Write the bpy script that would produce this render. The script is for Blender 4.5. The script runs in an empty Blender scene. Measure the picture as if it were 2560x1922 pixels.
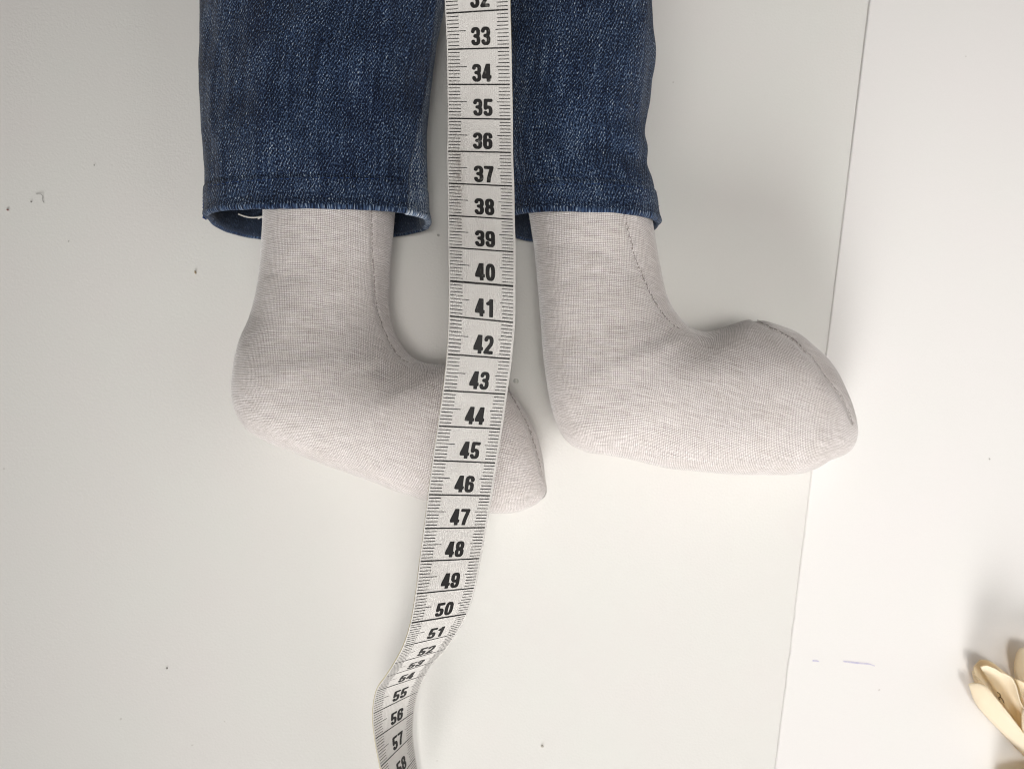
import bpy, math, random
import numpy as np
from mathutils import Vector, noise
from mathutils.bvhtree import BVHTree

random.seed(5)
rng = np.random.default_rng(5)
sc = bpy.context.scene
COL = sc.collection
S = 0.01                      # everything below is laid out in centimetres, the scene is in metres
D, F = 30.0, 1950.0           # camera height over the table (cm), focal length in photo pixels

# ------------------------------------------------------------------ camera, light
cam = bpy.data.cameras.new('camera'); cam_ob = bpy.data.objects.new('camera', cam); COL.objects.link(cam_ob)
cam_ob.location = (0, 0, D*S)
cam.sensor_width = 36; cam.lens = 36*F/2560; cam.clip_start = 0.005; cam.clip_end = 20
cam.dof.use_dof = True; cam.dof.focus_distance = 0.25; cam.dof.aperture_fstop = 11
sc.camera = cam_ob
w = bpy.data.worlds.new('World'); sc.world = w; w.use_nodes = True
bg = w.node_tree.nodes['Background']; bg.inputs[0].default_value = (1.0, 0.94, 0.86, 1); bg.inputs[1].default_value = 0.05
def area(name, loc, target, sx, sy, power, col, spread=180):
    l = bpy.data.lights.new(name, 'AREA'); l.shape = 'RECTANGLE'; l.size = sx; l.size_y = sy; l.energy = power; l.color = col; l.spread = math.radians(spread)
    o = bpy.data.objects.new(name, l); COL.objects.link(o); o.location = loc
    o.rotation_euler = (Vector(target)-Vector(loc)).to_track_quat('-Z', 'Y').to_euler()
    return o
area('window_light', (-0.15, -0.95, 0.38), (0.0, -0.14, 0.02), 0.9, 0.6, 1.8, (1.0, 0.985, 0.965), 38)
area('side_fill_light', (0.75, 0.0, 0.45), (0, 0, 0.02), 0.8, 0.8, 2.6, (1.0, 0.97, 0.945))  # added fill from the right to lift that side, no known window
area('overhead_fill_narrow', (0.12, -0.20, 1.1), (0.10, -0.10, 0.02), 0.5, 0.5, 0.31, (1.0, 0.975, 0.925), 26)  # added narrow overhead fill, aimed so brightness falls off towards the upper left
area('overhead_fill_wide', (0.25, -0.30, 0.95), (0, 0, 0.02), 0.9, 0.9, 0.95, (1.0, 0.985, 0.96))  # added broad fill from above to brighten the boards beside the legs
sp = bpy.data.lights.new('sunbeam_lamp', 'SPOT'); sp.energy = 4.2; sp.color = (1.0, .92, .78); sp.spot_size = math.radians(6.0); sp.spot_blend = .9; sp.shadow_soft_size = .11
so = bpy.data.objects.new('sunbeam_lamp', sp); COL.objects.link(so); so.location = (0.10, -0.60, 0.33)
so.rotation_euler = (Vector((.194, -.132, .012))-so.location).to_track_quat('-Z', 'Y').to_euler()
sc.cycles.filter_width = 1.0
sc.view_settings.view_transform = 'Standard'; sc.view_settings.look = 'None'
sc.view_settings.exposure = 0.0; sc.view_settings.gamma = 1.0

# ------------------------------------------------------------------ helpers
def P(px, py, h):
    d = D-h
    return np.array([(px-1280)/F*d, -(py-961)/F*d, h])
def Pv(x, y, h): return P(x*2560/2212, y*2560/2212, h)
def proj(V):
    V = np.asarray(V, float); d = D-V[..., 2]
    return np.stack([1280+V[..., 0]/d*F, 961-V[..., 1]/d*F], -1)
def mesh_obj(name, verts, faces, mat, parent=None, smooth=True, attrs=None):
    me = bpy.data.meshes.new(name)
    v = np.asarray(verts, float)*S
    me.from_pydata(v.tolist(), [], [tuple(int(i) for i in f) for f in faces]); me.update()
    if smooth: me.polygons.foreach_set('use_smooth', np.ones(len(me.polygons), bool))
    for k, a in (attrs or {}).items():
        a = np.asarray(a, np.float32)
        if a.ndim == 1:
            at = me.attributes.new(k, 'FLOAT', 'POINT'); at.data.foreach_set('value', a)
        else:
            at = me.attributes.new(k, 'FLOAT_VECTOR', 'POINT'); at.data.foreach_set('vector', a.ravel())
    if mat: me.materials.append(mat)
    o = bpy.data.objects.new(name, me); COL.objects.link(o)
    if parent: o.parent = parent
    return o
def thing(name, label, cat, kind=None, group=None):
    o = bpy.data.objects.new(name, None); COL.objects.link(o); o.empty_display_size = 0.02
    return tag(o, label, cat, kind, group)
def tag(o, label=None, cat=None, kind=None, group=None):
    if label: o['label'] = label
    if cat: o['category'] = cat
    if kind: o['kind'] = kind
    if group: o['group'] = group
    return o
def at_base(t, loc): t.location = tuple(np.asarray(loc)*S)   # parts use world coordinates, so undo with the inverse
def cr(pts, n):
    """Catmull-Rom resample by index to n samples (rows are points of any dimension)."""
    p = np.asarray(pts, float); p = np.vstack([2*p[0]-p[1], p, 2*p[-1]-p[-2]])
    k = len(p)-3
    t = np.linspace(0, k, n); i = np.minimum(t.astype(int), k-1); u = (t-i)[:, None]
    a, b, c, d = p[i], p[i+1], p[i+2], p[i+3]
    return 0.5*((2*b)+(c-a)*u+(2*a-5*b+4*c-d)*u*u+(3*b-a-3*c+d)*u**3)
def equal(pts, n):
    """resample a control list evenly by arc length of its first columns."""
    q = cr(pts, 60*len(pts)); s = np.r_[0, np.cumsum(np.linalg.norm(np.diff(q, axis=0), axis=1))]
    t = np.linspace(0, s[-1], n)
    return np.stack([np.interp(t, s, q[:, j]) for j in range(q.shape[1])], 1)
def fbm(v, sc_, seed=0.0, oc=3):
    return noise.fractal(Vector((v[0]*sc_[0]+seed, v[1]*sc_[1]-seed, v[2]*sc_[2]+2*seed)), 0.8, 2.0, oc)
def tube(path, r, n=6, closed=True):
    """round thread along a path of points; returns verts, faces"""
    path = np.asarray(path, float); m = len(path); V = []; Fc = []
    for i in range(m):
        t = path[min(i+1, m-1)]-path[max(i-1, 0)]; t = t/(np.linalg.norm(t)+1e-9)
        a = np.cross(t, [0, 0, 1.]); 
        if np.linalg.norm(a) < 1e-3: a = np.array([1., 0, 0])
        a /= np.linalg.norm(a); b = np.cross(a, t)
        rr = r(i/(m-1)) if callable(r) else r
        for k in range(n):
            an = 2*math.pi*k/n; V.append(path[i]+rr*(math.cos(an)*a+math.sin(an)*b))
    for i in range(m-1):
        for k in range(n):
            Fc.append((i*n+k, i*n+(k+1) % n, (i+1)*n+(k+1) % n, (i+1)*n+k))
    Fc.append(tuple(range(n))[::-1]); Fc.append(tuple((m-1)*n+k for k in range(n)))
    return V, Fc
class Acc:
    def __init__(s): s.v = []; s.f = []
    def add(s, V, Fc):
        o = len(s.v); s.v += [tuple(p) for p in V]; s.f += [tuple(i+o for i in f) for f in Fc]

# ------------------------------------------------------------------ materials
class NT:
    def __init__(s, name):
        s.m = bpy.data.materials.new(name); s.m.use_nodes = True; s.t = s.m.node_tree
        s.b = s.t.nodes['Principled BSDF']; s.out = s.t.nodes['Material Output']
    def n(s, typ, **kw):
        o = s.t.nodes.new(typ)
        for k, v in kw.items():
            if k in o.inputs: o.inputs[k].default_value = v
            else: setattr(o, k, v)
        return o
    def l(s, a, b): s.t.links.new(a, b)
    def math(s, op, a, b=None, c=None, clamp=False):
        o = s.n('ShaderNodeMath', operation=op); o.use_clamp = clamp
        for i, x in enumerate((a, b, c)):
            if x is None: continue
            if isinstance(x, (int, float)): o.inputs[i].default_value = x
            else: s.l(x, o.inputs[i])
        return o.outputs[0]
    def noise(s, vec, scale, detail=2, rough=.5, xyz=None):
        if xyz:
            mp = s.n('ShaderNodeMapping'); mp.inputs['Scale'].default_value = xyz; s.l(vec, mp.inputs[0]); vec = mp.outputs[0]
        o = s.n('ShaderNodeTexNoise', Scale=scale, Detail=detail, Roughness=rough); s.l(vec, o.inputs['Vector']); return o.outputs['Fac']
    def ramp(s, fac, stops):
        o = s.n('ShaderNodeValToRGB'); e = o.color_ramp.elements
        while len(e) < len(stops): e.new(0.5)
        for i, (p, c) in enumerate(stops): e[i].position = p; e[i].color = (*c, 1)
        s.l(fac, o.inputs[0]); return o.outputs[0]
    def mix(s, fac, a, b, mode='MIX'):
        o = s.n('ShaderNodeMix', data_type='RGBA', blend_type=mode)
        for idx, x in ((0, fac), (6, a), (7, b)):
            if isinstance(x, (int, float)): o.inputs[idx].default_value = x
            elif isinstance(x, tuple): o.inputs[idx].default_value = (*x, 1)
            else: s.l(x, o.inputs[idx])
        return o.outputs[2]
    def bump(s, h, dist, strength=1.0):
        o = s.n('ShaderNodeBump', Strength=strength, Distance=dist); s.l(h, o.inputs['Height']); s.l(o.outputs[0], s.b.inputs['Normal'])
    def col(s, c): s.l(c, s.b.inputs['Base Color'])

def plain(name, c, rough=.7, spec=.3):
    t = NT(name); t.b.inputs['Base Color'].default_value = (*c, 1); t.b.inputs['Roughness'].default_value = rough
    t.b.inputs['Specular IOR Level'].default_value = spec; return t.m

def board_mat(name, base, tint, bumpd, grain):
    t = NT(name); tc = t.n('ShaderNodeTexCoord').outputs['Object']
    a = t.noise(tc, 22, 3, .6); b = t.noise(tc, 9, 2)
    c = t.mix(t.math('MULTIPLY_ADD', a, 2.4, -.7, True), base, tint)
    d = t.noise(tc, 1900, 2, .6)
    c = t.mix(t.math('MULTIPLY_ADD', d, 1.6, -.3, True), c, t.mix(0.055, c, (0.25, 0.24, 0.22)))
    sp = t.noise(tc, 330, 1, .5)                                  # sparse tiny dirt specks
    c = t.mix(t.math('MULTIPLY', t.math('GREATER_THAN', sp, .82), .3), c, (0.25, 0.2, 0.16))
    t.col(c)
    t.b.inputs['Roughness'].default_value = .48; t.b.inputs['Specular IOR Level'].default_value = .28
    t.bump(t.math('ADD', t.noise(tc, grain, 3, .55), t.math('MULTIPLY', b, .6)), bumpd)
    return t.m
M_LEFT = board_mat('textured_white_board', (0.79, 0.785, 0.75), (0.795, 0.77, 0.745), 0.00008, 1150)
M_RIGHT = board_mat('smooth_white_board', (0.865, 0.835, 0.825), (0.855, 0.84, 0.82), 0.00005, 500)

def linen_mat():
    t = NT('grey_linen'); at = t.n('ShaderNodeAttribute', attribute_name='weave').outputs['Vector']
    wob = t.n('ShaderNodeTexNoise', Scale=1.1, Detail=2); t.l(at, wob.inputs['Vector'])
    vm = t.n('ShaderNodeVectorMath', operation='MULTIPLY_ADD'); t.l(wob.outputs['Color'], vm.inputs[0]); vm.inputs[1].default_value = (.06, .06, 0); t.l(at, vm.inputs[2])
    v = vm.outputs[0]
    sep = t.n('ShaderNodeSeparateXYZ'); t.l(v, sep.inputs[0]); x, y = sep.outputs[0], sep.outputs[1]
    k = math.pi/0.060
    ax = t.math('ABSOLUTE', t.math('SINE', t.math('MULTIPLY', x, k))); ay = t.math('ABSOLUTE', t.math('SINE', t.math('MULTIPLY', y, k)))
    wv = t.math('MULTIPLY', ax, ay)                               # bright over-threads, dark holes between
    weft = t.noise(v, 1, 2, .6, (1.3, 25, 1)); warp = t.noise(v, 1, 2, .6, (25, 1.5, 1))
    slub = t.math('ADD', weft, t.math('MULTIPLY', warp, .5))      # thread thickness varies along each thread
    cell = t.noise(v, 1, 1, .5, (27, 27, 1))
    h = t.math('ADD', t.math('MULTIPLY', wv, .52), t.math('MULTIPLY', slub, .62))
    f = t.math('ADD', t.math('ADD', h, t.math('MULTIPLY', cell, .50)), -.455)
    c = t.ramp(f, [(0.0, (0.21, 0.184, 0.171)), (.26, (0.40, 0.359, 0.342)), (.58, (0.685, 0.637, 0.622)), (1, (0.94, 0.91, 0.905))])
    st = t.noise(v, .9, 3, .6)
    c = t.mix(t.math('MULTIPLY_ADD', st, 1.8, -.75, True), c, t.mix(.16, c, (0.42, 0.36, 0.27)))
    t.col(c); t.b.inputs['Roughness'].default_value = .95; t.b.inputs['Specular IOR Level'].default_value = .08
    t.b.inputs['Sheen Weight'].default_value = .55; t.b.inputs['Sheen Roughness'].default_value = .35
    t.bump(t.math('ADD', slub, wv), 0.00006)
    return t.m
M_LINEN = linen_mat()

def denim_mat():
    t = NT('blue_denim'); at = t.n('ShaderNodeAttribute', attribute_name='weave').outputs['Vector']
    fade = t.n('ShaderNodeAttribute', attribute_name='fade').outputs['Fac']
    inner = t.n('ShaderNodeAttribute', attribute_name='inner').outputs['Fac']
    wob = t.n('ShaderNodeTexNoise', Scale=1.6, Detail=3); t.l(at, wob.inputs['Vector'])
    vm = t.n('ShaderNodeVectorMath', operation='MULTIPLY_ADD'); t.l(wob.outputs['Color'], vm.inputs[0]); vm.inputs[1].default_value = (.16, .16, 0); t.l(at, vm.inputs[2])
    v = vm.outputs[0]; sep = t.n('ShaderNodeSeparateXYZ'); t.l(v, sep.inputs[0]); x, y = sep.outputs[0], sep.outputs[1]
    ph = t.math('ADD', t.math('MULTIPLY', x, 2*math.pi/0.105), t.math('MULTIPLY', y, -2*math.pi/0.20))
    tw = t.math('MULTIPLY_ADD', t.math('SINE', ph), .5, .5)
    fl = t.noise(v, 1, 1, .6, (32, 13, 1))                       # single pale weft flecks
    sl = t.noise(v, 1, 2, .6, (11, .35, 1))                        # long vertical slubs
    big = t.noise(v, .6, 5, .65)
    h = t.math('ADD', t.math('MULTIPLY', tw, .26), t.math('MULTIPLY', fl, 1.85))
    f = t.math('ADD', h, t.math('MULTIPLY', sl, .62)); f = t.math('ADD', f, t.math('MULTIPLY', big, .50))
    f = t.math('ADD', f, t.math('MULTIPLY', fade, .30)); f = t.math('ADD', f, -1.33)
    c = t.ramp(f, [(.08, (0.003, 0.006, 0.016)), (.32, (0.014, 0.025, 0.058)), (.50, (0.040, 0.070, 0.135)), (.70, (0.14, 0.19, 0.265)), (.92, (0.50, 0.54, 0.58))])
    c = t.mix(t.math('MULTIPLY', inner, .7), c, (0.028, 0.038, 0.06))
    t.col(c); t.b.inputs['Roughness'].default_value = .95; t.b.inputs['Specular IOR Level'].default_value = .06
    t.b.inputs['Sheen Weight'].default_value = .12
    t.bump(h, 0.0002)
    return t.m
M_DENIM = denim_mat()

def tape_mat():
    t = NT('coated_tape_white'); at = t.n('ShaderNodeAttribute', attribute_name='weave').outputs['Vector']
    a = t.noise(at, 1.7, 4, .6); sp = t.noise(at, 21, 2, .6); gr = t.noise(at, 42, 2, .6)
    c = t.mix(t.math('MULTIPLY_ADD', a, 2, -.5, True), (0.635, 0.615, 0.59), (0.585, 0.56, 0.535))
    c = t.mix(t.math('MULTIPLY', t.math('GREATER_THAN', sp, .69), .30), c, (0.27, 0.24, 0.22))
    # rubbed-in grime along the left edge between 35 and 39
    sep = t.n('ShaderNodeSeparateXYZ'); t.l(at, sep.inputs[0])
    gx = t.math('SUBTRACT', 1.0, t.math('MULTIPLY', t.math('ABSOLUTE', t.math('SUBTRACT', sep.outputs[0], .30)), 4.5), None, True)
    gy = t.math('SUBTRACT', 1.0, t.math('MULTIPLY', t.math('ABSOLUTE', t.math('SUBTRACT', sep.outputs[1], 37.0)), .42), None, True)
    g = t.math('MULTIPLY', t.math('MULTIPLY', gx, gy), t.math('MULTIPLY_ADD', t.noise(at, 5, 4, .7), 2.4, -.85, True))
    c = t.mix(g, c, (0.20, 0.15, 0.125))
    t.col(c); t.b.inputs['Roughness'].default_value = .52; t.b.inputs['Specular IOR Level'].default_value = .35
    wv = t.n('ShaderNodeTexWave', Scale=5.2, Distortion=.6); t.l(at, wv.inputs['Vector'])
    t.bump(t.math('ADD', gr, t.math('MULTIPLY', wv.outputs['Fac'], .4)), 0.00009)
    return t.m
M_TAPE = tape_mat()
def ink_mat():
    t = NT('black_print'); tc = t.n('ShaderNodeTexCoord').outputs['Object']
    a = t.noise(tc, 620, 3, .7); b = t.noise(tc, 45, 2)
    wear = t.math('MULTIPLY', t.math('MULTIPLY_ADD', a, 6, -3.45, True), t.math('MULTIPLY_ADD', b, 5, -2.4, True))
    t.col(t.mix(t.math('MULTIPLY', wear, .5), (0.012, 0.011, 0.011), (0.33, 0.32, 0.30)))
    t.b.inputs['Roughness'].default_value = .5; t.b.inputs['Specular IOR Level'].default_value = .35
    return t.m
M_INK = ink_mat()
def petal_mat():
    t = NT('cream_petal'); tc = t.n('ShaderNodeTexCoord').outputs['Object']
    c = t.mix(t.noise(tc, 60, 3, .6), (0.96, 0.90, 0.72), (0.97, 0.925, 0.80)); t.col(c)
    t.b.inputs['Roughness'].default_value = .8; t.b.inputs['Specular IOR Level'].default_value = .12
    tr = t.n('ShaderNodeBsdfTranslucent'); tr.inputs[0].default_value = (0.95, 0.76, 0.46, 1)
    mx = t.n('ShaderNodeMixShader'); mx.inputs[0].default_value = .36
    t.l(t.b.outputs[0], mx.inputs[1]); t.l(tr.outputs[0], mx.inputs[2]); t.l(mx.outputs[0], t.out.inputs[0])
    return t.m
M_PETAL = petal_mat()
M_SEAM = plain('grey_thread', (0.31, 0.28, 0.265), .9, .1)
M_FUZZ = plain('linen_fibre', (0.72, 0.68, 0.66), .95, .1)
M_BFUZZ = plain('blue_fibre', (0.07, 0.11, 0.20), .95, .1)
M_NAVY = plain('navy_thread', (0.02, 0.045, 0.14), .9, .1)
M_WHITE = plain('white_thread', (0.62, 0.60, 0.56), .8, .2)
M_EDGE = plain('tape_edge_core', (0.62, 0.56, 0.40), .8, .2)

# ------------------------------------------------------------------ the two table boards
e0, e1 = P(2174, 0, 0), P(1936, 1922, 0)
dirv = (e1-e0)/np.linalg.norm(e1-e0)
def edge_x(y, h=0): t = (y-e0[1])/dirv[1]; return e0[0]+dirv[0]*t
GAP = 0.004
def left_board():
    V = []; n = 60
    ys = np.linspace(45, -45, n)
    prof = [(-45, 0), (-.05, 0), (-.02, -.012), (0, -.05), (0, -1.8), (-45, -1.8)]
    for y in ys:
        g = min(1, max(0, (y+1)/12)); xe = edge_x(y)-GAP*g+.07*(1-g)
        for (dx, z) in prof: V.append(((-45 if dx == -45 else xe+dx), y, z))
    k = len(prof); Fc = []
    for i in range(n-1):
        for j in range(k): Fc.append((i*k+j, (i+1)*k+j, (i+1)*k+(j+1) % k, i*k+(j+1) % k))
    Fc.append(tuple(range(k))); Fc.append(tuple((n-1)*k+j for j in range(k))[::-1])
    o = mesh_obj('table_board', V, Fc, M_LEFT, smooth=False)
    tag(o, 'large textured off-white table board under the doll and tape', None, 'structure')
left_board()
def right_board():
    V = []; n = 420; ys = np.r_[45, np.linspace(16.5, -16.5, n-2), -45]
    TOP = 0.05
    for y in ys:
        xe = edge_x(y)
        py = 961-y/D*F
        ch = 0.0                                       # chips nibbled from the edge
        for (c, wd, dp) in ((1540, 10, .05), (1622, 20, .07), (1715, 9, .05), (1335, 7, .03)):
            ch += dp*math.exp(-((py-c)/wd)**2)*(0.7+.6*noise.noise(Vector((py*.2, 0, 0))))
        xe += ch*.55 + .006*noise.noise(Vector((y*2, 3, 0)))
        for (dx, z) in ((0, -1.8), (0, TOP-.04-ch*.3), (.016, TOP-.014-ch*.15), (.05, TOP-ch*.05), (.22, TOP), (45, TOP), (45, -1.8)):
            V.append((45 if dx == 45 else xe+dx, y, z))
    k = 7; Fc = []
    for i in range(n-1):
        for j in range(k): Fc.append((i*k+j, (i+1)*k+j, (i+1)*k+(j+1) % k, i*k+(j+1) % k))
    Fc.append(tuple(range(k))); Fc.append(tuple((n-1)*k+j for j in range(k))[::-1])
    o = mesh_obj('side_board', V, Fc, M_RIGHT, smooth=False)
    tag(o, 'smoother white board with chipped edge along the right side', None, 'structure')
    return o
RB = right_board(); RTOP = .05
def flat_mark(pts, wfn, z):
    """thin flat stroke lying on a board"""
    q = equal([P(x, y, z) for x, y in pts], 24); V = []; Fc = []
    for i in range(len(q)):
        t = q[min(i+1, len(q)-1)]-q[max(i-1, 0)]; t /= np.linalg.norm(t); nn = np.array([-t[1], t[0], 0]); ww = wfn(i/(len(q)-1))
        V += [q[i]+nn*ww, q[i]-nn*ww]
    for i in range(len(q)-1): Fc.append((2*i, 2*i+1, 2*i+3, 2*i+2))
    return V, Fc
def pen_mat():
    t = NT('violet_pen'); tc = t.n('ShaderNodeTexCoord').outputs['Object']
    t.col(t.mix(t.math('MULTIPLY_ADD', t.noise(tc, 900, 2, .7), 2.2, -.6, True), (0.50, 0.46, 0.68), (0.68, 0.65, 0.74))); t.b.inputs['Roughness'].default_value = .6
    return t.m
M_PEN = pen_mat()
for pts in (((2031, 1651), (2040, 1651), (2048, 1653)), ((2108, 1652), (2122, 1654), (2150, 1657), (2172, 1659), (2187, 1664))):
    V, Fc = flat_mark(pts, lambda u: .012+.022*math.sin(math.pi*min(1, .12+u))**.5 if u < .88 else .012, RTOP+.005)
    mesh_obj('pen_mark', V, Fc, M_PEN, RB)

# ------------------------------------------------------------------ sewn sweeps (legs and trouser legs)
def fit_ring(L, R, zc, b):
    """ellipse in the vertical plane through both silhouette points, tangent to both sight lines"""
    pl, pr = P(*L, zc), P(*R, zc); e = (pr-pl)[:2]; wd = np.linalg.norm(e); e = e/wd
    tC = float(-pl[:2]@e); H = D-zc
    nR = np.array([H, wd-tC]); nR /= np.linalg.norm(nR); KR = nR[0]*tC+nR[1]*H
    nL = np.array([-H, tC]); nL /= np.linalg.norm(nL); KL = nL[0]*tC+nL[1]*H
    a = wd/2; t0 = wd/2
    for _ in range(25):
        gR = math.sqrt(nR[0]**2+(b/a*nR[1])**2); gL = math.sqrt(nL[0]**2+(b/a*nL[1])**2)
        t0, an = np.linalg.solve(np.array([[nR[0], gR], [nL[0], gL]]), np.array([KR, KL])); a = .5*a+.5*max(an, .05)
    c = np.array([pl[0]+e[0]*t0, pl[1]+e[1]*t0, zc])
    return c, np.array([e[0], e[1], 0]), a
def sweep(ctrl, nr, nk, expo=2.15, wv=None):
    """ctrl rows: Lx Ly Rx Ry (in the 2212-wide view) zc b ; returns grid (nr,nk,3), ring centres, half widths"""
    c = np.array(ctrl, float); c[:, :4] *= 2560/2212
    q = cr(c, nr*4)
    mid = np.stack([(q[:, 0]+q[:, 2])/2, (q[:, 1]+q[:, 3])/2], 1)
    ln = np.maximum(np.linalg.norm(np.diff(mid, axis=0), axis=1), np.linalg.norm(np.diff(q[:, :2], axis=0), axis=1)*.6)
    s = np.r_[0, np.cumsum(ln)]; t = np.linspace(0, s[-1], nr)
    q = np.stack([np.interp(t, s, q[:, j]) for j in range(q.shape[1])], 1)
    th = np.linspace(0, 2*math.pi, nk, endpoint=False)
    G = np.zeros((nr, nk, 3)); CC = np.zeros((nr, 3)); A = np.zeros(nr)
    ct, st = np.cos(th), np.sin(th); sg = lambda x: np.sign(x)*np.abs(x)**(2/expo)
    for i in range(nr):
        cc, e, a = fit_ring(q[i, :2], q[i, 2:4], q[i, 4], q[i, 5])
        CC[i] = cc; A[i] = a
        G[i] = cc+np.outer(sg(-ct)*a, e)+np.outer(sg(st)*q[i, 5], [0, 0, 1])   # theta 0 = left, pi/2 = top
    return G, CC, A
def grid_normals(G):
    du = np.roll(G, -1, 1)-np.roll(G, 1, 1); dv = np.gradient(G, axis=0)
    n = np.cross(du, dv); n /= (np.linalg.norm(n, axis=2, keepdims=True)+1e-9)
    c = G.mean(axis=1, keepdims=True)
    if ((G-c)*n).sum() < 0: n = -n
    return n
def path_dist(pix, path):
    p = np.asarray(path, float); out = np.full(pix.shape[:-1], 1e9)
    for a, b in zip(p[:-1], p[1:]):
        ab = b-a; t = np.clip(((pix-a)@ab)/(ab@ab), 0, 1); out = np.minimum(out, np.linalg.norm(pix-(a+t[..., None]*ab), axis=-1))
    return out
def v2p(path): return np.asarray(path, float)*2560/2212
def tube_faces(nr, nk):
    f = []
    for i in range(nr-1):
        for k in range(nk): f.append((i*nk+k, (i+1)*nk+k, (i+1)*nk+(k+1) % nk, i*nk+(k+1) % nk))
    return f
def on_surface(bvh, path, n, lift):
    out = []; nor = []
    for x, y in equal(path, n):
        o = Vector((0, 0, D)); d = Vector(P(x, y, 0))-o; d.normalize()
        h, nn, _, _ = bvh.ray_cast(o, d)
        if h is None: continue
        if nn.dot(d) > 0: nn = -nn
        out.append(np.array(h)+np.array(nn)*lift); nor.append(np.array(nn))
    return np.array(out), np.array(nor)
def stitches(bvh, path, pitch, r, gapf=.3, jit=.012, lift=.012):
    L = np.linalg.norm(np.diff(np.asarray(path, float), axis=0), axis=1).sum()/76
    pts, nor = on_surface(bvh, path, max(40, int(L/.02)), lift)
    s = np.r_[0, np.cumsum(np.linalg.norm(np.diff(pts, axis=0), axis=1))]; acc = Acc()
    t = 0
    while t+pitch < s[-1]:
        pl = pitch*random.uniform(.85, 1.1)
        q = np.stack([np.interp(np.linspace(t, t+pl*(1-gapf), 6), s, pts[:, j]) for j in range(3)], 1)
        q[:, :2] += rng.normal(0, jit, 2); q[-1, :2] += rng.normal(0, jit, 2); q[[0, -1], 2] -= .02
        acc.add(*tube(q, r*random.uniform(.8, 1.2), 5)); t += pl
    return acc
def fuzz(G, N, n, lo, hi, keep=None, wd=.0022, rowmin=0):
    acc = Acc(); nr, nk, _ = G.shape; c = 0
    while c < n:
        i = random.randrange(rowmin, nr-1); k = random.randrange(nk)
        if keep and not keep(G[i, k], N[i, k]): c += .2; continue
        p = G[i, k]; nn = N[i, k]; t = rng.normal(0, 1, 3); t -= nn*(t@nn); t /= np.linalg.norm(t)
        l = random.uniform(lo, hi); bend = rng.normal(0, .5, 3)*l*.5
        q = [p-nn*.01, p+(nn*.35+t*.35)*l*.5, p+(nn*.55+t*.8)*l+bend*.6]
        sd = np.cross(nn, t)*wd
        V = [q[0]+sd, q[0]-sd, q[1]+sd, q[1]-sd, q[2]]
        acc.add(V, [(0, 1, 3, 2), (2, 3, 4)]); c += 1
    return acc

DOLL = thing('cloth_doll', 'stuffed linen cloth doll lying in blue jeans, bare feet turned sideways', 'doll')

def linen_leg(ctrl, seams, grooves, seed, crease=None):
    nr, nk = 300, 200
    G, CC, A = sweep(ctrl, nr, nk)
    N = grid_normals(G)
    # soft lumps of the stuffing and fine puckers
    for i in range(nr):
        for k in range(nk):
            p = G[i, k]
            G[i, k] = p+N[i, k]*(.04*fbm(p, (.45, .45, .45), seed, 2)+.006*fbm(p, (2.2, 3.2, 2.2), seed+7, 2))
    if crease: G = G+N*crease(proj(G), N)[..., None]
    for path, depth, sig in grooves:
        d = path_dist(proj(G), v2p(path))/76
        up = np.clip(N[..., 2]*3+.6, 0, 1)
        G = G-N*(depth*np.exp(-(d/sig)**2)*up)[..., None]
    N = grid_normals(G)
    G[..., 2] = np.maximum(G[..., 2], .012)
    # fabric coordinates follow the curved surface
    th = np.arccos(np.clip(N[..., 2], -1, 1)); nxy = N[..., :2]/(np.linalg.norm(N[..., :2], axis=-1, keepdims=True)+1e-6)
    W = np.zeros_like(G); W[..., :2] = G[..., :2]+nxy*(2.1*(th-np.sin(th)))[..., None]
    sx = G[..., 0]-G[nr//3, :, 0].mean()-1.0                       # the cloth turns with the foot
    sx = .5*(sx+np.sqrt(sx*sx+.6)); W[..., 1] = W[..., 1]+.30*sx; W[..., 0] = W[..., 0]-.16*np.clip(-G[..., 1], 0, None)
    W[..., 0] += seed*3
    V = G.reshape(-1, 3); W = W.reshape(-1, 3)
    Fc = tube_faces(nr, nk)
    tip = G[-1].mean(0)+(G[-1].mean(0)-G[-6].mean(0))*.2
    V = np.vstack([V, tip, G[0].mean(0)]); W = np.vstack([W, W[-nk], W[0]])
    for k in range(nk):
        Fc.append(((nr-1)*nk+(k+1) % nk, (nr-1)*nk+k, len(V)-2)[::-1]); Fc.append((k, (k+1) % nk, len(V)-1)[::-1])
    leg = mesh_obj('leg', V, Fc, M_LINEN, DOLL, attrs={'weave': W})
    bvh = BVHTree.FromPolygons([tuple(v) for v in V], Fc)
    for path, pitch, r in seams:
        a = stitches(bvh, v2p(path), pitch, r, .42, .014)
        o = mesh_obj('seam_stitching', a.v, a.f, M_SEAM, leg); o['kind'] = 'stuff'
    a = fuzz(G, N, 2600, .03, .11, lambda p, n: n[2] > -.35)
    o = mesh_obj('lint_fuzz', a.v, a.f, M_FUZZ, leg); o['kind'] = 'stuff'
    return leg, G, N

def folds(items):
    """soft tension folds: (x, y, slope, half length, sigma, height) in the 2212-wide view, cm"""
    def fn(pix, N):
        x, y = pix[..., 0]*2212/2560, pix[..., 1]*2212/2560; o = np.zeros(x.shape)
        for (cx, cy, sl, hl, sg, h) in items:
            d = y-cy-(x-cx)*sl-6*np.sin((x-cx)/31.0); o = o+.38*h*np.exp(-(d/sg)**2)*np.exp(-((x-cx)/hl)**4)
        return o*np.clip(N[..., 2]*2+.3, 0, 1)
    return fn
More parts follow.
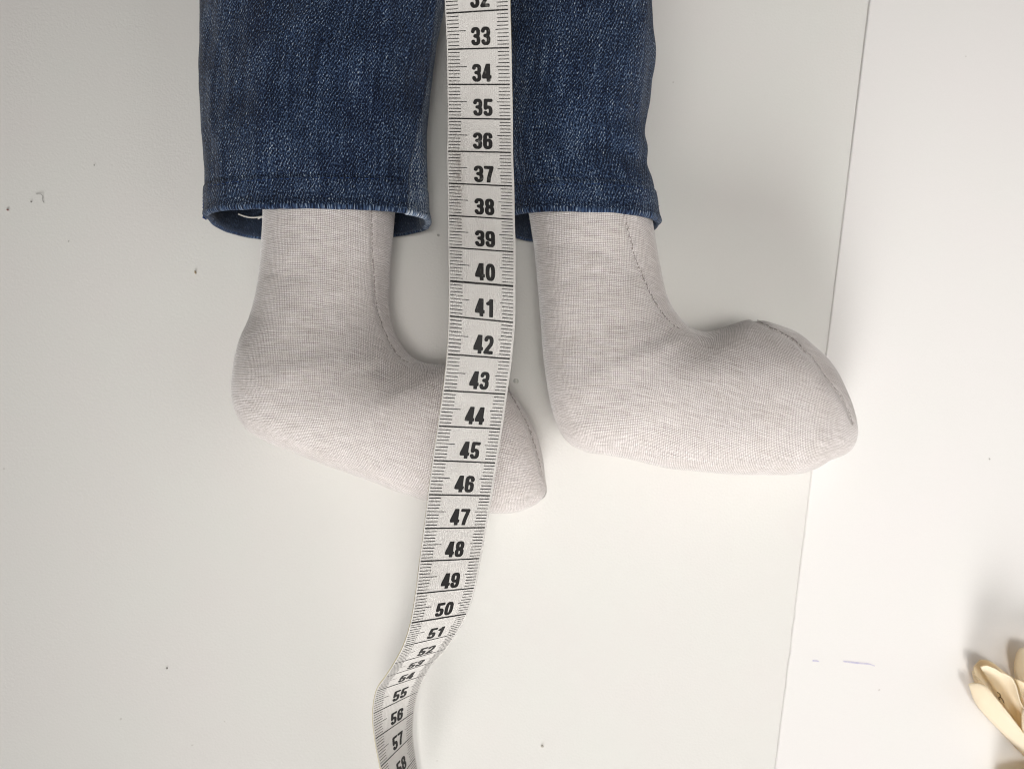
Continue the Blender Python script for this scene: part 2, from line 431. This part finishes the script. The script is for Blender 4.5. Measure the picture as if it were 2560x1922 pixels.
# left doll leg (Lx, Ly, Rx, Ry, zc, b)
LL = [(575, 330, 858, 330, 2.25, 1.85), (572, 400, 857, 400, 2.25, 1.9), (568, 470, 853, 470, 2.25, 1.95), (565, 530, 848, 530, 2.25, 1.95), (560, 590, 843, 590, 2.2, 2.0), (553, 640, 840, 640, 2.2, 2.05),
      (540, 690, 843, 682, 2.2, 2.1), (520, 737, 852, 716, 2.2, 2.15), (506, 785, 868, 747, 2.25, 2.2), (501, 835, 889, 769, 2.3, 2.25), (508, 885, 914, 782, 2.3, 2.25), (533, 927, 943, 787, 2.3, 2.25), (580, 958, 972, 788, 2.3, 2.25),
      (643, 981, 1006, 788, 2.3, 2.25), (715, 1010, 1040, 797, 2.3, 2.2), (795, 1036, 1070, 814, 2.25, 2.15), (870, 1063, 1098, 840, 2.2, 2.1), (938, 1087, 1123, 872, 2.1, 2.0), (1000, 1101, 1143, 905, 1.95, 1.85),
      (1050, 1107, 1158, 938, 1.8, 1.65), (1092, 1109, 1167, 970, 1.6, 1.4), (1125, 1103, 1173, 1000, 1.45, 1.1), (1146, 1094, 1177, 1027, 1.35, .75), (1161, 1086, 1181, 1050, 1.3, .45), (1169, 1079, 1181, 1062, 1.28, .22)]
SL = [(800, 445), (804, 500), (804, 553), (807, 600), (812, 653), (822, 695), (840, 738), (855, 763), (872, 778), (890, 787)]
TL = [(1094, 838), (1114, 872), (1134, 907), (1147, 940), (1157, 970), (1165, 1000), (1171, 1025)]
linen_leg(LL, [(SL, .15, .016), (TL, .13, .015)], [(SL, .034, .05), (TL, .04, .05)], 1.3, folds([(640, 598, .10, 80, 11, -.035), (700, 655, -.05, 95, 13, -.035), (640, 720, .12, 80, 12, .03), (850, 842, -.55, 60, 15, -.05), (790, 800, -.45, 50, 12, -.03), (930, 815, 1.1, 40, 12, -.03)]))
# right doll leg
RL = [(1118, 330, 1388, 330, 2.25, 1.85), (1130, 400, 1396, 400, 2.25, 1.9), (1142, 460, 1405, 460, 2.25, 1.95), (1152, 520, 1415, 522, 2.25, 1.95), (1158, 580, 1424, 574, 2.2, 2.0), (1164, 640, 1434, 620, 2.2, 2.05),
      (1168, 700, 1447, 656, 2.2, 2.1), (1172, 755, 1466, 684, 2.2, 2.15), (1178, 810, 1487, 704, 2.25, 2.2), (1186, 860, 1507, 712, 2.3, 2.25), (1199, 907, 1525, 714, 2.3, 2.25), (1223, 950, 1545, 711, 2.3, 2.25), (1264, 974, 1567, 704, 2.3, 2.25),
      (1320, 984, 1590, 696, 2.3, 2.25), (1379, 996, 1612, 690, 2.3, 2.25), (1434, 1010, 1633, 689, 2.3, 2.25), (1489, 1017, 1656, 693, 2.3, 2.25), (1546, 1022, 1684, 703, 2.3, 2.2), (1610, 1025, 1716, 718, 2.25, 2.1), (1668, 1026, 1745, 741, 2.1, 1.95),
      (1718, 1022, 1773, 767, 1.95, 1.8), (1750, 1012, 1796, 798, 1.8, 1.6), (1778, 997, 1814, 831, 1.65, 1.35), (1800, 989, 1829, 868, 1.5, 1.1), (1820, 979, 1839, 903, 1.4, .8), (1833, 966, 1842, 925, 1.35, .45), (1837, 958, 1842, 934, 1.33, .2)]
SR = [(1344, 446), (1355, 491), (1370, 548), (1384, 588), (1400, 626), (1422, 665), (1442, 690), (1461, 707), (1474, 715)]
TR = [(1627, 689), (1646, 697), (1668, 709), (1696, 723), (1721, 737), (1738, 759), (1754, 773), (1782, 812), (1812, 850), (1832, 885), (1841, 911)]
linen_leg(RL, [(SR, .13, .014), (TR[:6], .2, .017), (TR[5:], .15, .009)], [(SR, .03, .05), (TR[:6], .10, .055), (TR[5:], .045, .05)], 4.1, folds([(1265, 535, .06, 90, 11, -.04), (1300, 592, -.10, 80, 13, -.045), (1250, 640, .08, 75, 12, .03), (1400, 735, -.5, 65, 15, -.06), (1450, 765, -.85, 50, 13, -.04), (1520, 742, .9, 30, 10, -.035), (1340, 700, -.35, 60, 12, -.03)]))

# ------------------------------------------------------------------ jeans
def jeans_leg(ctrl, panel, hem, fold, seed, extra_fade):
    nr, nk = 230, 230
    G, CC, A = sweep(ctrl, nr, nk, 2.5)
    N = grid_normals(G); T = .23
    for i in range(nr):
        damp = 1-.75*(i/(nr-1))**6
        for k in range(nk):
            p = G[i, k]
            G[i, k] = p+N[i, k]*damp*(.15*fbm(p, (.55, .25, .55), seed, 3)+.035*fbm(p, (1.6, .8, 1.6), seed+9, 2))
    if fold: G = G+N*fold(proj(G), N)[..., None]
    thk = np.arange(nk)/nk*2*math.pi
    low = np.clip(-np.sin(thk), 0, 1)**.7*(.62+.38*np.cos(thk+.35))
    along = np.clip((np.arange(nr)/(nr-1)-.72)/.28, 0, 1)**2
    G[..., 1] -= .42*along[:, None]*low[None]
    fade = np.full((nr, nk), extra_fade)
    s = np.r_[0, np.cumsum(np.linalg.norm(np.diff(CC, axis=0), axis=1))]
    if panel is not None:
        pix = proj(G); px = v2p(panel); sx = np.interp(pix[..., 1], px[:, 1], px[:, 0])
        side = (pix[..., 0]-sx)/76; vis = (N[..., 2] > -.5)
        step = np.clip(.5-side/.06, 0, 1)                # 1 on the front panel, 0 on the inner panel
        G = G+N*((step-1)*.10*vis*np.clip(1-(side-.0)/1.5, 0, 1))[..., None]
        G = G+N*(np.exp(-((side+.07)/.07)**2)*.045*vis)[..., None]
        fade = fade+np.where((step < .5) & vis, .85, 0)
    # hem: a doubled band with a stitched groove above the rim
    back = s[-1]-s; band = np.clip((1.02-back)/.12, 0, 1)*.030
    G = G+N*band[:, None, None]
    G = G-N*(.024*np.exp(-((back-1.0)/.05)**2))[:, None, None]+N*(.05*np.exp(-(back/.16)**2)+.02*np.exp(-((back-.7)/.25)**2))[:, None, None]
    fade = fade+(.22*np.exp(-(back/.06)**2)+.1*np.exp(-((back-.95)/.06)**2))[:, None]
    # puckered rim
    thk = np.arange(nk)/nk*2*math.pi
    G[-14:] += N[-14:]*(np.linspace(0, 1, 14)[:, None]*.035*np.array([noise.noise(Vector((math.cos(t)*7, math.sin(t)*7, seed))) for t in thk])[None])[..., None]
    G[..., 2] = np.maximum(G[..., 2], .012)
    N = grid_normals(G)
    seg = np.linalg.norm(np.roll(G, -1, 1)-G, axis=2); u = np.cumsum(seg, 1)-seg; u -= u.mean(1, keepdims=True)
    W = np.zeros((nr, nk, 3)); W[..., 0] = u+seed*11; W[..., 1] = -s[:, None]
    # rim rounding, then the inner face up to 3.5 cm inside
    dirn = (G[-1].mean(0)-G[-12].mean(0)); dirn /= np.linalg.norm(dirn)
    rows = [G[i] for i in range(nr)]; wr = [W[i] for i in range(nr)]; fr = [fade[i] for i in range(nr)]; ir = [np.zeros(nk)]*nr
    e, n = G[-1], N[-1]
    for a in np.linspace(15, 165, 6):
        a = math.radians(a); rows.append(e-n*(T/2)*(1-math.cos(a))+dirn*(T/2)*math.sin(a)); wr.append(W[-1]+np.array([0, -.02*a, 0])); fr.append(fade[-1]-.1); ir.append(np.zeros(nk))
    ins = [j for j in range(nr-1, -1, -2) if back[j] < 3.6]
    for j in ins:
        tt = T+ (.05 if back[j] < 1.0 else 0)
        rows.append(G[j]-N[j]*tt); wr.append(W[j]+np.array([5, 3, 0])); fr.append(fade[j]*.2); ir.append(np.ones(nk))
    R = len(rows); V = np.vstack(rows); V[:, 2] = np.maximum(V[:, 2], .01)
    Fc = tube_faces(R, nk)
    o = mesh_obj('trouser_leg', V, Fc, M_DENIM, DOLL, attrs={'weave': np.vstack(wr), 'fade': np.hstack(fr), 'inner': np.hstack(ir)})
    bvh = BVHTree.FromPolygons([tuple(v) for v in V], Fc)
    a = stitches(bvh, v2p(hem), .20, .011, .4, .006, -.002)
    h = mesh_obj('hem_stitching', a.v, a.f, M_NAVY, o); h['kind'] = 'stuff'
    a = fuzz(G, N, 1500, .03, .10, lambda p, nn: nn[2] > -.4, .0022)
    h = mesh_obj('denim_fuzz', a.v, a.f, M_BFUZZ, o); h['kind'] = 'stuff'
    return o, G, N
JL = [(424, -420, 1010, -420, 2.75, 2.7), (428, -220, 990, -220, 2.65, 2.6), (432, -60, 966, -60, 2.5, 2.45), (434, 20, 962, 20, 2.45, 2.4), (437, 100, 950, 100, 2.4, 2.35), (439, 180, 938, 180, 2.35, 2.3), (441, 250, 928, 250, 2.3, 2.25), (442, 320, 926, 320, 2.25, 2.2), (443, 390, 926, 390, 2.2, 2.12), (445, 432, 927, 432, 2.15, 2.1), (447, 470, 930, 473, 2.15, 2.1)]
PANEL = [(950, -80), (942, 20), (933, 117), (918, 211), (897, 316), (886, 363), (884, 400), (881, 445), (880, 520)]
HEML = [(455, 402), (500, 394), (580, 388), (660, 385), (760, 385), (850, 388), (878, 391)]
jl, GJL, NJL = jeans_leg(JL, PANEL, HEML, None, 2.2, 0.0)
def pinch(pix, N):
    y, x = pix[..., 1]*2212/2560, pix[..., 0]*2212/2560
    a = -.16*np.exp(-((y-345-(x-1389)*.35)/26)**2)*np.exp(-((x-1400)/110)**2)
    b = .10*np.exp(-((y-150-(x-1250)*.5)/55)**2)*np.exp(-((x-1230)/90)**2)
    return (a+b)*(N[..., 2] > -.3)
JR = [(1030, -420, 1420, -420, 2.75, 2.7), (1052, -220, 1412, -220, 2.65, 2.6), (1068, -60, 1403, -60, 2.5, 2.45), (1073, 20, 1406, 20, 2.45, 2.4), (1077, 100, 1409, 100, 2.4, 2.35), (1080, 160, 1406, 160, 2.35, 2.3), (1082, 215, 1400, 215, 2.3, 2.25), (1083, 258, 1394, 258, 2.3, 2.22), (1084, 295, 1390, 295, 2.25, 2.2), (1085, 330, 1399, 330, 2.22, 2.15), (1086, 370, 1407, 371, 2.2, 2.12), (1087, 415, 1412, 418, 2.15, 2.1), (1088, 473, 1421, 484, 2.15, 2.1)]
HEMR = [(1100, 402), (1140, 402), (1200, 400), (1280, 398), (1340, 401), (1395, 410), (1408, 415)]
jr, GJR, NJR = jeans_leg(JR, None, HEMR, pinch, 6.4, .10)
# loose white threads inside the left hem
acc = Acc()
for pts in ([(515, 462, 1.2), (528, 467, 1.0), (545, 470, .9), (565, 468, .9), (590, 466, .9)], [(515, 466, 1.0), (535, 472, .75), (555, 474, .6), (566, 469, .8), (600, 474, .7)]):
    acc.add(*tube(equal([Pv(*p) for p in pts], 24), .03, 6))
mesh_obj('loose_thread', acc.v, acc.f, M_WHITE, jl)
# overlocked bump of the outseam at the left hem
acc = Acc()
for yy in np.linspace(428, 470, 7):
    c = Pv(445.5, yy, 2.1); acc.add(*tube([c+[-.05, .03, .10], c+[-.105, 0, 0], c+[-.05, -.03, -.12]], .035, 6))
o = mesh_obj('outseam_overlock', acc.v, acc.f, M_NAVY, jl); o['kind'] = 'stuff'

# ------------------------------------------------------------------ tape measure
TM = thing('tape_measure', 'white tailor tape measure with black centimetre numbers, running over the left foot', 'tape measure')
TP = [(-1.96, 12.9, 7.7, -.15, 12.7, 8.3), (-1.955, 11.93, 7.3, -.115, 11.78, 7.85), (-1.944, 10.96, 6.942, -0.088, 10.834, 7.441), (-1.923, 10.017, 6.653, -0.059, 9.894, 7.056), (-1.921, 9.03, 6.49, -0.036, 8.93, 6.751), (-1.914, 8.023, 6.449, -0.014, 7.956, 6.565), (-1.925, 7.016, 6.507, -0.006, 6.976, 6.508), (-1.901, 6.02, 6.616, 0.029, 5.963, 6.517), (-1.878, 5.033, 6.745, 0.046, 4.947, 6.587), (-1.86, 4.057, 6.886, 0.069, 3.951, 6.702), (-1.832, 3.043, 7.017, 0.066, 2.922, 6.763), (-1.837, 2.005, 7.084, 0.052, 1.845, 6.74), (-1.893, 0.889, 7.077, -0.041, 0.765, 6.651), (-2.01, -0.177, 7.025, -0.181, -0.295, 6.532), (-2.172, -1.227, 6.927, -0.331, -1.343, 6.411), (-2.336, -2.257, 6.797, -0.488, -2.382, 6.278), (-2.486, -3.291, 6.664, -0.647, -3.405, 6.106), (-2.623, -4.326, 6.533, -0.818, -4.418, 5.896), (-2.773, -5.348, 6.386, -0.995, -5.425, 5.657), (-2.916, -6.373, 6.216, -1.18, -6.418, 5.363), (-3.104, -7.343, 5.941, -1.454, -7.354, 4.954), (-3.393, -8.206, 5.497, -1.837, -8.168, 4.413), (-3.775, -8.966, 4.925, -2.228, -8.882, 3.78), (-4.148, -9.632, 4.266, -2.683, -9.537, 3.113), (-4.557, -10.333, 3.65, -3.047, -10.229, 2.468), (-4.753, -11.27, 3.252, -3.376, -11.034, 1.926), (-4.727, -12.246, 2.999, -3.6, -11.966, 1.51), (-4.56, -13.266, 2.885, -3.678, -12.938, 1.196), (-4.33, -14.27, 2.8, -3.61, -13.89, .95), (-4.05, -15.25, 2.72, -3.47, -14.84, .80), (-3.75, -16.2, 2.65, -3.3, -15.8, .70)]
S0, S1 = 30, 30+len(TP)-1
NF = (len(TP)-1)*60+1
TF = cr(TP, NF)
def tape_pt(u, s, off=0.0):
    """u across 0..1 between the line ends, s the centimetre mark; arrays allowed"""
    u = np.asarray(u, float); s = np.asarray(s, float); x = (s-S0)*60
    g = lambda xx: np.stack([np.interp(xx, np.arange(NF), TF[:, j]) for j in range(6)], -1)
    q = g(x); p = q[..., :3]+(q[..., 3:]-q[..., :3])*u[..., None]
    q2 = g(np.clip(x+12, 0, NF-1)); q1 = g(np.clip(x-12, 0, NF-1))
    ds = (q2[..., :3]+q2[..., 3:]-q1[..., :3]-q1[..., 3:]); du = q[..., 3:]-q[..., :3]
    n = np.cross(du, ds); n /= np.linalg.norm(n, axis=-1, keepdims=True); n = n*np.where(n[..., 2:] < 0, -1, 1)
    return p+n*off
def tape_band():
    ns, us = (len(TP)-1)*14+1, [-.013, -.011, 0, .14, .28, .42, .56, .7, .84, 1.0, 1.018, 1.020]
    ss = np.linspace(S0, S1, ns); nu = len(us); th = .045
    U, SS = np.meshgrid(us, ss); U = U+.0018*np.array([[noise.noise(Vector((s*1.7, 2.2 if u > .5 else 9, 0))) if (u < 0 or u > 1) else 0 for u in us] for s in ss])
    top = tape_pt(U, SS); bot = tape_pt(U, SS, -th)
    V = np.vstack([top.reshape(-1, 3), bot.reshape(-1, 3)]); W = np.stack([U*1.9, SS, 0*U], -1).reshape(-1, 3)
    Fc = []; B = ns*nu
    for i in range(ns-1):
        for j in range(nu-1):
            a = i*nu+j; Fc.append((a, a+nu, a+nu+1, a+1)); Fc.append((B+a, B+a+1, B+a+nu+1, B+a+nu))
        for a in (i*nu,): Fc.append((a, B+a, B+a+nu, a+nu))
        a = i*nu+nu-1; Fc.append((a, a+nu, B+a+nu, B+a))
    o = mesh_obj('tape_band', V, Fc, M_TAPE, TM, attrs={'weave': np.vstack([W, W])})
    m = o.data; m.materials.append(M_EDGE)
    for poly in m.polygons:
        vs = [v % B for v in poly.vertices]; us_ = {v % nu for v in vs}
        if len(us_) == 1: poly.material_index = 1; poly.use_smooth = False
tape_band()
PRINT = .006
def strip(u0, u1, s, th, n=8):
    us = np.linspace(u0, u1, n); wob = .004*np.array([noise.noise(Vector((u*6, s*7.3, 1))) for u in us])
    a = tape_pt(us, s-th/2+wob, PRINT); b = tape_pt(us, s+th/2+wob, PRINT)
    return np.vstack([a, b]), [(i, n+i, n+i+1, i+1) for i in range(n-1)]
acc = Acc()
for k in range(30, 60):
    V, Fc = strip(.003, .985, k, .058 if k % 10 == 0 else .040, 14)
    if k > 30: mesh_obj('centimetre_line', V, Fc, M_INK, TM, smooth=False)
    for j in range(1, 10):
        s = k+j/10; t = random.uniform(.017, .023)
        jl_ = random.uniform(-.006, .006)
        acc.add(*strip(.004+abs(jl_)*.5, (.30 if j == 5 else .195)+jl_, s, t, 5)); acc.add(*strip((.775 if j == 5 else .81)+jl_, .985, s, t, 5))
o = mesh_obj('millimetre_ticks', acc.v, acc.f, M_INK, TM, smooth=False); o['kind'] = 'stuff'
# printed digits from stroke fields, traced as polygons
def arc(cx, cy, rx, ry, a0, a1, n=26, ex=2.6):
    o = []
    for a in np.radians(np.linspace(a0, a1, n)):
        c, s = math.cos(a), math.sin(a); o.append((cx+rx*math.copysign(abs(c)**(2/ex), c), cy+ry*math.copysign(abs(s)**(2/ex), s)))
    return o
XL, XR, R_ = .105, .435, .165
six = [arc(.27, .70, R_, .215, 5, 180)+[(XL, .5)]+arc(.27, .30, R_, .21, 180, 360)+arc(.27, .345, R_, .20, 0, 160)]
DG = {'0': [arc(.27, .5, R_, .41, 0, 360, 60)],
      '1': [[(.33, .95), (.33, .05)], [(.14, .74), (.24, .79), (.32, .90)]],
      '2': [arc(.27, .71, R_, .20, 170, -20)+[(.40, .52), (.16, .20), (.12, .10)], [(.10, .09), (.46, .09)]],
      '3': [arc(.27, .71, R_, .20, 168, -60)+[(.24, .52)], [(.24, .515)]+arc(.27, .295, R_, .205, 70, -166)],
      '4': [[(.32, .93), (.075, .27), (.50, .27)], [(.37, .95), (.37, .05)]],
      '5': [[(.46, .91), (.145, .91), (.12, .52)]+arc(.27, .30, R_, .215, 140, -158)],
      '6': six, '9': [[(.54-x, 1-y) for x, y in p] for p in six],
      '7': [[(.07, .91), (.45, .91), (.34, .55), (.27, .30), (.235, .05)]],
      '8': [arc(.27, .72, .152, .19, 0, 360, 50), arc(.27, .29, R_, .20, 0, 360, 50)]}
def digit_poly(ch):
    nx, ny = 30, 52; X = np.linspace(-.02, .56, nx); Y = np.linspace(-.03, 1.03, ny); XX, YY = np.meshgrid(X, Y)
    d = np.full(XX.shape, 9.); sx = .82
    for p in DG[ch]:
        p = np.array(p)*[sx, 1]
        q = np.stack([XX*sx, YY], -1)
        for a, b in zip(p[:-1], p[1:]):
            ab = b-a; l = ab@ab
            t = np.clip(((q-a)@ab)/(l+1e-12), 0, 1); d = np.minimum(d, np.linalg.norm(q-(a+t[..., None]*ab), axis=-1))
    f = .096-d; f = np.minimum(f, np.minimum(YY-0.0, 1.0-YY)*1.0)
    V = []; idx = {}; Fc = []
    def vert(x, y):
        k = (round(x, 5), round(y, 5))
        if k not in idx: idx[k] = len(V); V.append((x, y))
        return idx[k]
    for i in range(ny-1):
        for j in range(nx-1):
            c = [(X[j], Y[i], f[i, j]), (X[j+1], Y[i], f[i, j+1]), (X[j+1], Y[i+1], f[i+1, j+1]), (X[j], Y[i+1], f[i+1, j])]
            if max(q[2] for q in c) <= 0: continue
            poly = []
            for a in range(4):
                p, q = c[a], c[(a+1) % 4]
                if p[2] > 0: poly.append(vert(p[0], p[1]))
                if (p[2] > 0) != (q[2] > 0):
                    t = p[2]/(p[2]-q[2]); poly.append(vert(p[0]+t*(q[0]-p[0]), p[1]+t*(q[1]-p[1])))
            poly = list(dict.fromkeys(poly))
            if len(poly) >= 3: Fc.append(tuple(poly))
    return np.array(V), Fc
CACHE = {c: digit_poly(c) for c in '0123456789'}
for k in range(31, 60):
    acc = Acc(); H = .50; du0 = .545+random.uniform(-.006, .006); ds0 = random.uniform(-.01, .01)
    for i, ch in enumerate(str(k)):
        V, Fc = CACHE[ch]
        x = (V[:, 0]-.27)*H+(-.153 if i == 0 else .153); y = V[:, 1]*H
        acc.add(tape_pt(du0+x/1.9, k-.085+ds0-y, PRINT), Fc)
    mesh_obj('printed_number', acc.v, acc.f, M_INK, TM, smooth=False)

# ------------------------------------------------------------------ cream flower ornament at the corner
FL = thing('flower_ornament', 'cream flower-like ornament of thin upright petals at the lower right corner', 'ornament')
def petal(eL, eR, bulge, tipcurve=.0):
    n, m = 26, 11; a = equal([P(*p) for p in eL], n); b = equal([P(*p) for p in eR], n)
    T = .022; top = []
    for i in range(n):
        w_ = b[i]-a[i]; tg = (a[min(i+1, n-1)]+b[min(i+1, n-1)]-a[max(i-1, 0)]-b[max(i-1, 0)])
        nn = np.cross(tg, w_); nn /= (np.linalg.norm(nn)+1e-9)
        if nn[2] < 0: nn = -nn
        row = []
        for j in range(m):
            v = j/(m-1); row.append(a[i]+w_*v+nn*bulge*4*v*(1-v)*np.linalg.norm(w_)+tg*(-tipcurve*(2*v-1)**2 if i < 3 else 0))
        top.append((np.array(row), nn))
    V = np.vstack([r for r, _ in top]+[r-nn*T for r, nn in top]); B = n*m; Fc = []
    for i in range(n-1):
        for j in range(m-1):
            q = i*m+j; Fc.append((q, q+1, q+m+1, q+m)); Fc.append((B+q, B+q+m, B+q+m+1, B+q+1))
        for q, s in ((i*m, 1), (i*m+m-1, -1)):
            f = (q, q+m, B+q+m, B+q); Fc.append(f if s > 0 else f[::-1])
    for j in range(m-1):
        Fc.append((j, B+j, B+j+1, j+1)); q = (n-1)*m+j; Fc.append((q, q+1, B+q+1, B+q))
    return mesh_obj('petal', V, Fc, M_PETAL, FL)
Q = [  # (left edge, right edge, bulge) as photo pixels with a height in cm
 ([(2421, 1710, 1.15), (2427, 1728, .8), (2436, 1753, .5), (2460, 1785, .35), (2505, 1832, .3), (2560, 1890, .3), (2625, 1960, .3)], [(2422, 1709, 1.2), (2438, 1706, 1.7), (2463, 1714, 2.1), (2489, 1744, 2.2), (2525, 1788, 2.1), (2562, 1837, 1.8), (2640, 1945, .9)], .12),
 ([(2434, 1676, .75), (2434, 1690, .5), (2446, 1712, .35), (2480, 1750, .25), (2520, 1800, .2), (2560, 1850, .2), (2640, 1960, .3)], [(2440, 1660, 1.0), (2448, 1650, 1.1), (2461, 1647, 1.25), (2480, 1655, 1.35), (2515, 1682, 1.3), (2560, 1725, 1.1), (2650, 1930, .6)], -.10),
 ([(2430, 1677, .5), (2431, 1690, .4), (2439, 1708, .3), (2470, 1745, .2), (2520, 1810, .2)], [(2431, 1676, .55), (2440, 1690, .7), (2458, 1710, .75), (2490, 1750, .6), (2530, 1812, .3)], .08),
 ([(2451, 1667, 1.9), (2462, 1686, 1.5), (2480, 1716, 1.1), (2505, 1757, .85), (2532, 1797, .7), (2558, 1836, .6), (2640, 1950, .4)], [(2453, 1666, 2.0), (2474, 1664, 2.4), (2502, 1680, 2.7), (2531, 1695, 2.8), (2545, 1730, 2.7), (2558, 1768, 2.4), (2645, 1935, 1.1)], -.10),
 ([(2538, 1696, 2.2), (2545, 1715, 1.9), (2553, 1745, 1.7), (2560, 1770, 1.5), (2590, 1840, 1.0), (2650, 1940, .5)], [(2539, 1695, 2.3), (2560, 1707, 2.5), (2590, 1730, 2.4), (2610, 1770, 2.2), (2630, 1840, 2.0), (2665, 1935, .9)], -.08),
 ([(2536, 1650, .8), (2535, 1668, .65), (2538, 1690, .5), (2552, 1735, .4), (2590, 1820, .3), (2655, 1940, .3)], [(2540, 1632, 1.0), (2548, 1621, 1.2), (2565, 1616, 1.4), (2600, 1628, 1.3), (2630, 1680, 1.2), (2670, 1930, .6)], .10),
 ([(2553, 1783, 2.1), (2553, 1800, 2.0), (2556, 1825, 1.8), (2575, 1865, 1.4), (2650, 1950, .6)], [(2556, 1770, 2.3), (2575, 1768, 2.6), (2600, 1795, 2.7), (2625, 1850, 2.2), (2665, 1945, .8)], .10),
 ([(2620, 1660, .9), (2625, 1700, .7), (2640, 1780, .5), (2665, 1935, .3)], [(2640, 1630, 1.3), (2670, 1640, 1.1), (2695, 1720, 1.0), (2685, 1930, .6)], .10),
 ([(2490, 1990, .4), (2530, 1975, .3), (2600, 1965, .3), (2650, 1960, .3)], [(2490, 1965, .9), (2530, 1945, 1.5), (2600, 1935, 1.6), (2650, 1942, .9)], .10)]
FH = .62                                           # how far the petals stand up
Q = [([(x, y, h*FH) for x, y, h in l], [(x, y, h*FH) for x, y, h in r], b) for l, r, b in Q]
PET = [petal(*q) for q in Q]
# small brown squiggle on the crease petal
acc = Acc()
for pts in ([(2493, 1729), (2499, 1733), (2501, 1740), (2497, 1743), (2500, 1748)], [(2501, 1741), (2507, 1748), (2510, 1756)]):
    q = equal(pts, 20)
    me = PET[3].data; bv = BVHTree.FromPolygons([tuple(v.co/S) for v in me.vertices], [tuple(p.vertices) for p in me.polygons])
    pp, _ = on_surface(bv, q, 20, .008)
    if len(pp) > 3: acc.add(*tube(pp, .016, 5))
if acc.v: mesh_obj('ink_squiggle', acc.v, acc.f, plain('brown_ink', (0.10, 0.065, 0.035), .8, .1), PET[3])
V, Fc = tube(equal([P(2640, 1960, .05), P(2645, 1960, .5), P(2650, 1955, 1.0)], 10), lambda u: .5*(1-.4*u), 16)
mesh_obj('flower_base', V, Fc, M_PETAL, FL)

# ------------------------------------------------------------------ crumbs, lint and a drop on the boards
def crumb(name, px, py, L, Wd, rot, c, label, cat, z=0.0, h=.03):
    c0 = P(px, py, z); V = []; n, m = 8, 10; r = random.random()*9
    for i in range(n+1):
        ph = math.pi*i/n
        for j in range(m):
            th = 2*math.pi*j/m; p = np.array([math.sin(ph)*math.cos(th), math.sin(ph)*math.sin(th), math.cos(ph)])
            p = p*(1+.45*noise.noise(Vector(p*1.7)+Vector((r, r, 0))))
            x, y = p[0]*L, p[1]*Wd; V.append((c0[0]+x*math.cos(rot)-y*math.sin(rot), c0[1]+x*math.sin(rot)+y*math.cos(rot), z+max(.003, h*.8+p[2]*h)))
    Fc = [(i*m+j, (i+1)*m+j, (i+1)*m+(j+1) % m, i*m+(j+1) % m) for i in range(n) for j in range(m)]
    return tag(mesh_obj(name, V, Fc, plain(name+'_tone', c, .85, .15)), label, cat)
crumb('red_crumb', 20, 525, .05, .028, -.5, (0.24, 0.08, 0.07), 'dark red crumb near the left edge of the board', 'crumb')
crumb('dark_crumb', 79, 505, .028, .022, .2, (0.14, 0.13, 0.12), 'tiny dark crumb beside the curled hair', 'crumb')
crumb('brown_crumb', 489, 681, .03, .075, .25, (0.42, 0.33, 0.22), 'small tan brown crumb left of the left ankle', 'crumb', h=.04)
crumb('dark_crumb', 418, 1669, .03, .035, .3, (0.24, 0.23, 0.21), 'single dark speck low on the left board', 'crumb')
crumb('grey_crumb', 1356, 1864, .05, .06, .6, (0.55, 0.52, 0.47), 'pale grey crumb at the bottom centre of the board', 'crumb', h=.03)
crumb('dark_crumb', 2473, 1147, .02, .03, .3, (0.42, 0.40, 0.38), 'tiny dark speck on the right board beyond the toe', 'crumb', RTOP)
crumb('grey_crumb', 1096, 588, .05, .05, .3, (0.42, 0.41, 0.39), 'faint grey speck between left ankle and tape', 'crumb', h=.01)
crumb('dark_crumb', 236, 414, .022, .018, 0, (0.25, 0.24, 0.22), 'tiny speck above and right of the curled hair', 'crumb')
crumb('dark_crumb', 172, 604, .024, .014, .2, (0.4, 0.39, 0.36), 'faint speck below the curled hair', 'crumb', h=.02)
V, Fc = tube(equal([P(90, 486, .02), P(97, 485.5, .03), P(104, 487, .05), P(107, 492, .04), P(106, 499, .03), P(110, 507, .02)], 30), .009, 6)
tag(mesh_obj('curled_hair', V, Fc, plain('dark_hair', (0.2, 0.19, 0.18), .7, .2)), 'short dark curled hair on the left of the board', 'hair')
def drop():
    t = NT('clear_gloss'); t.b.inputs['Base Color'].default_value = (.74, .74, .70, 1); t.b.inputs['Roughness'].default_value = .08; t.b.inputs['Specular IOR Level'].default_value = .7
    c0 = P(1290, 953, 0); V = []; n, m = 10, 24
    for i in range(n+1):
        ph = math.pi/2*i/n
        for j in range(m):
            th = 2*math.pi*j/m; V.append((c0[0]+.10*math.sin(ph)*math.cos(th), c0[1]+.10*math.sin(ph)*math.sin(th), .002+.085*math.cos(ph)))
    Fc = [(i*m+j, (i+1)*m+j, (i+1)*m+(j+1) % m, i*m+(j+1) % m) for i in range(n) for j in range(m)]
    tag(mesh_obj('glue_drop', V, Fc, t.m), 'tiny shiny drop on the board beside the tape near 43', 'drop')
drop()
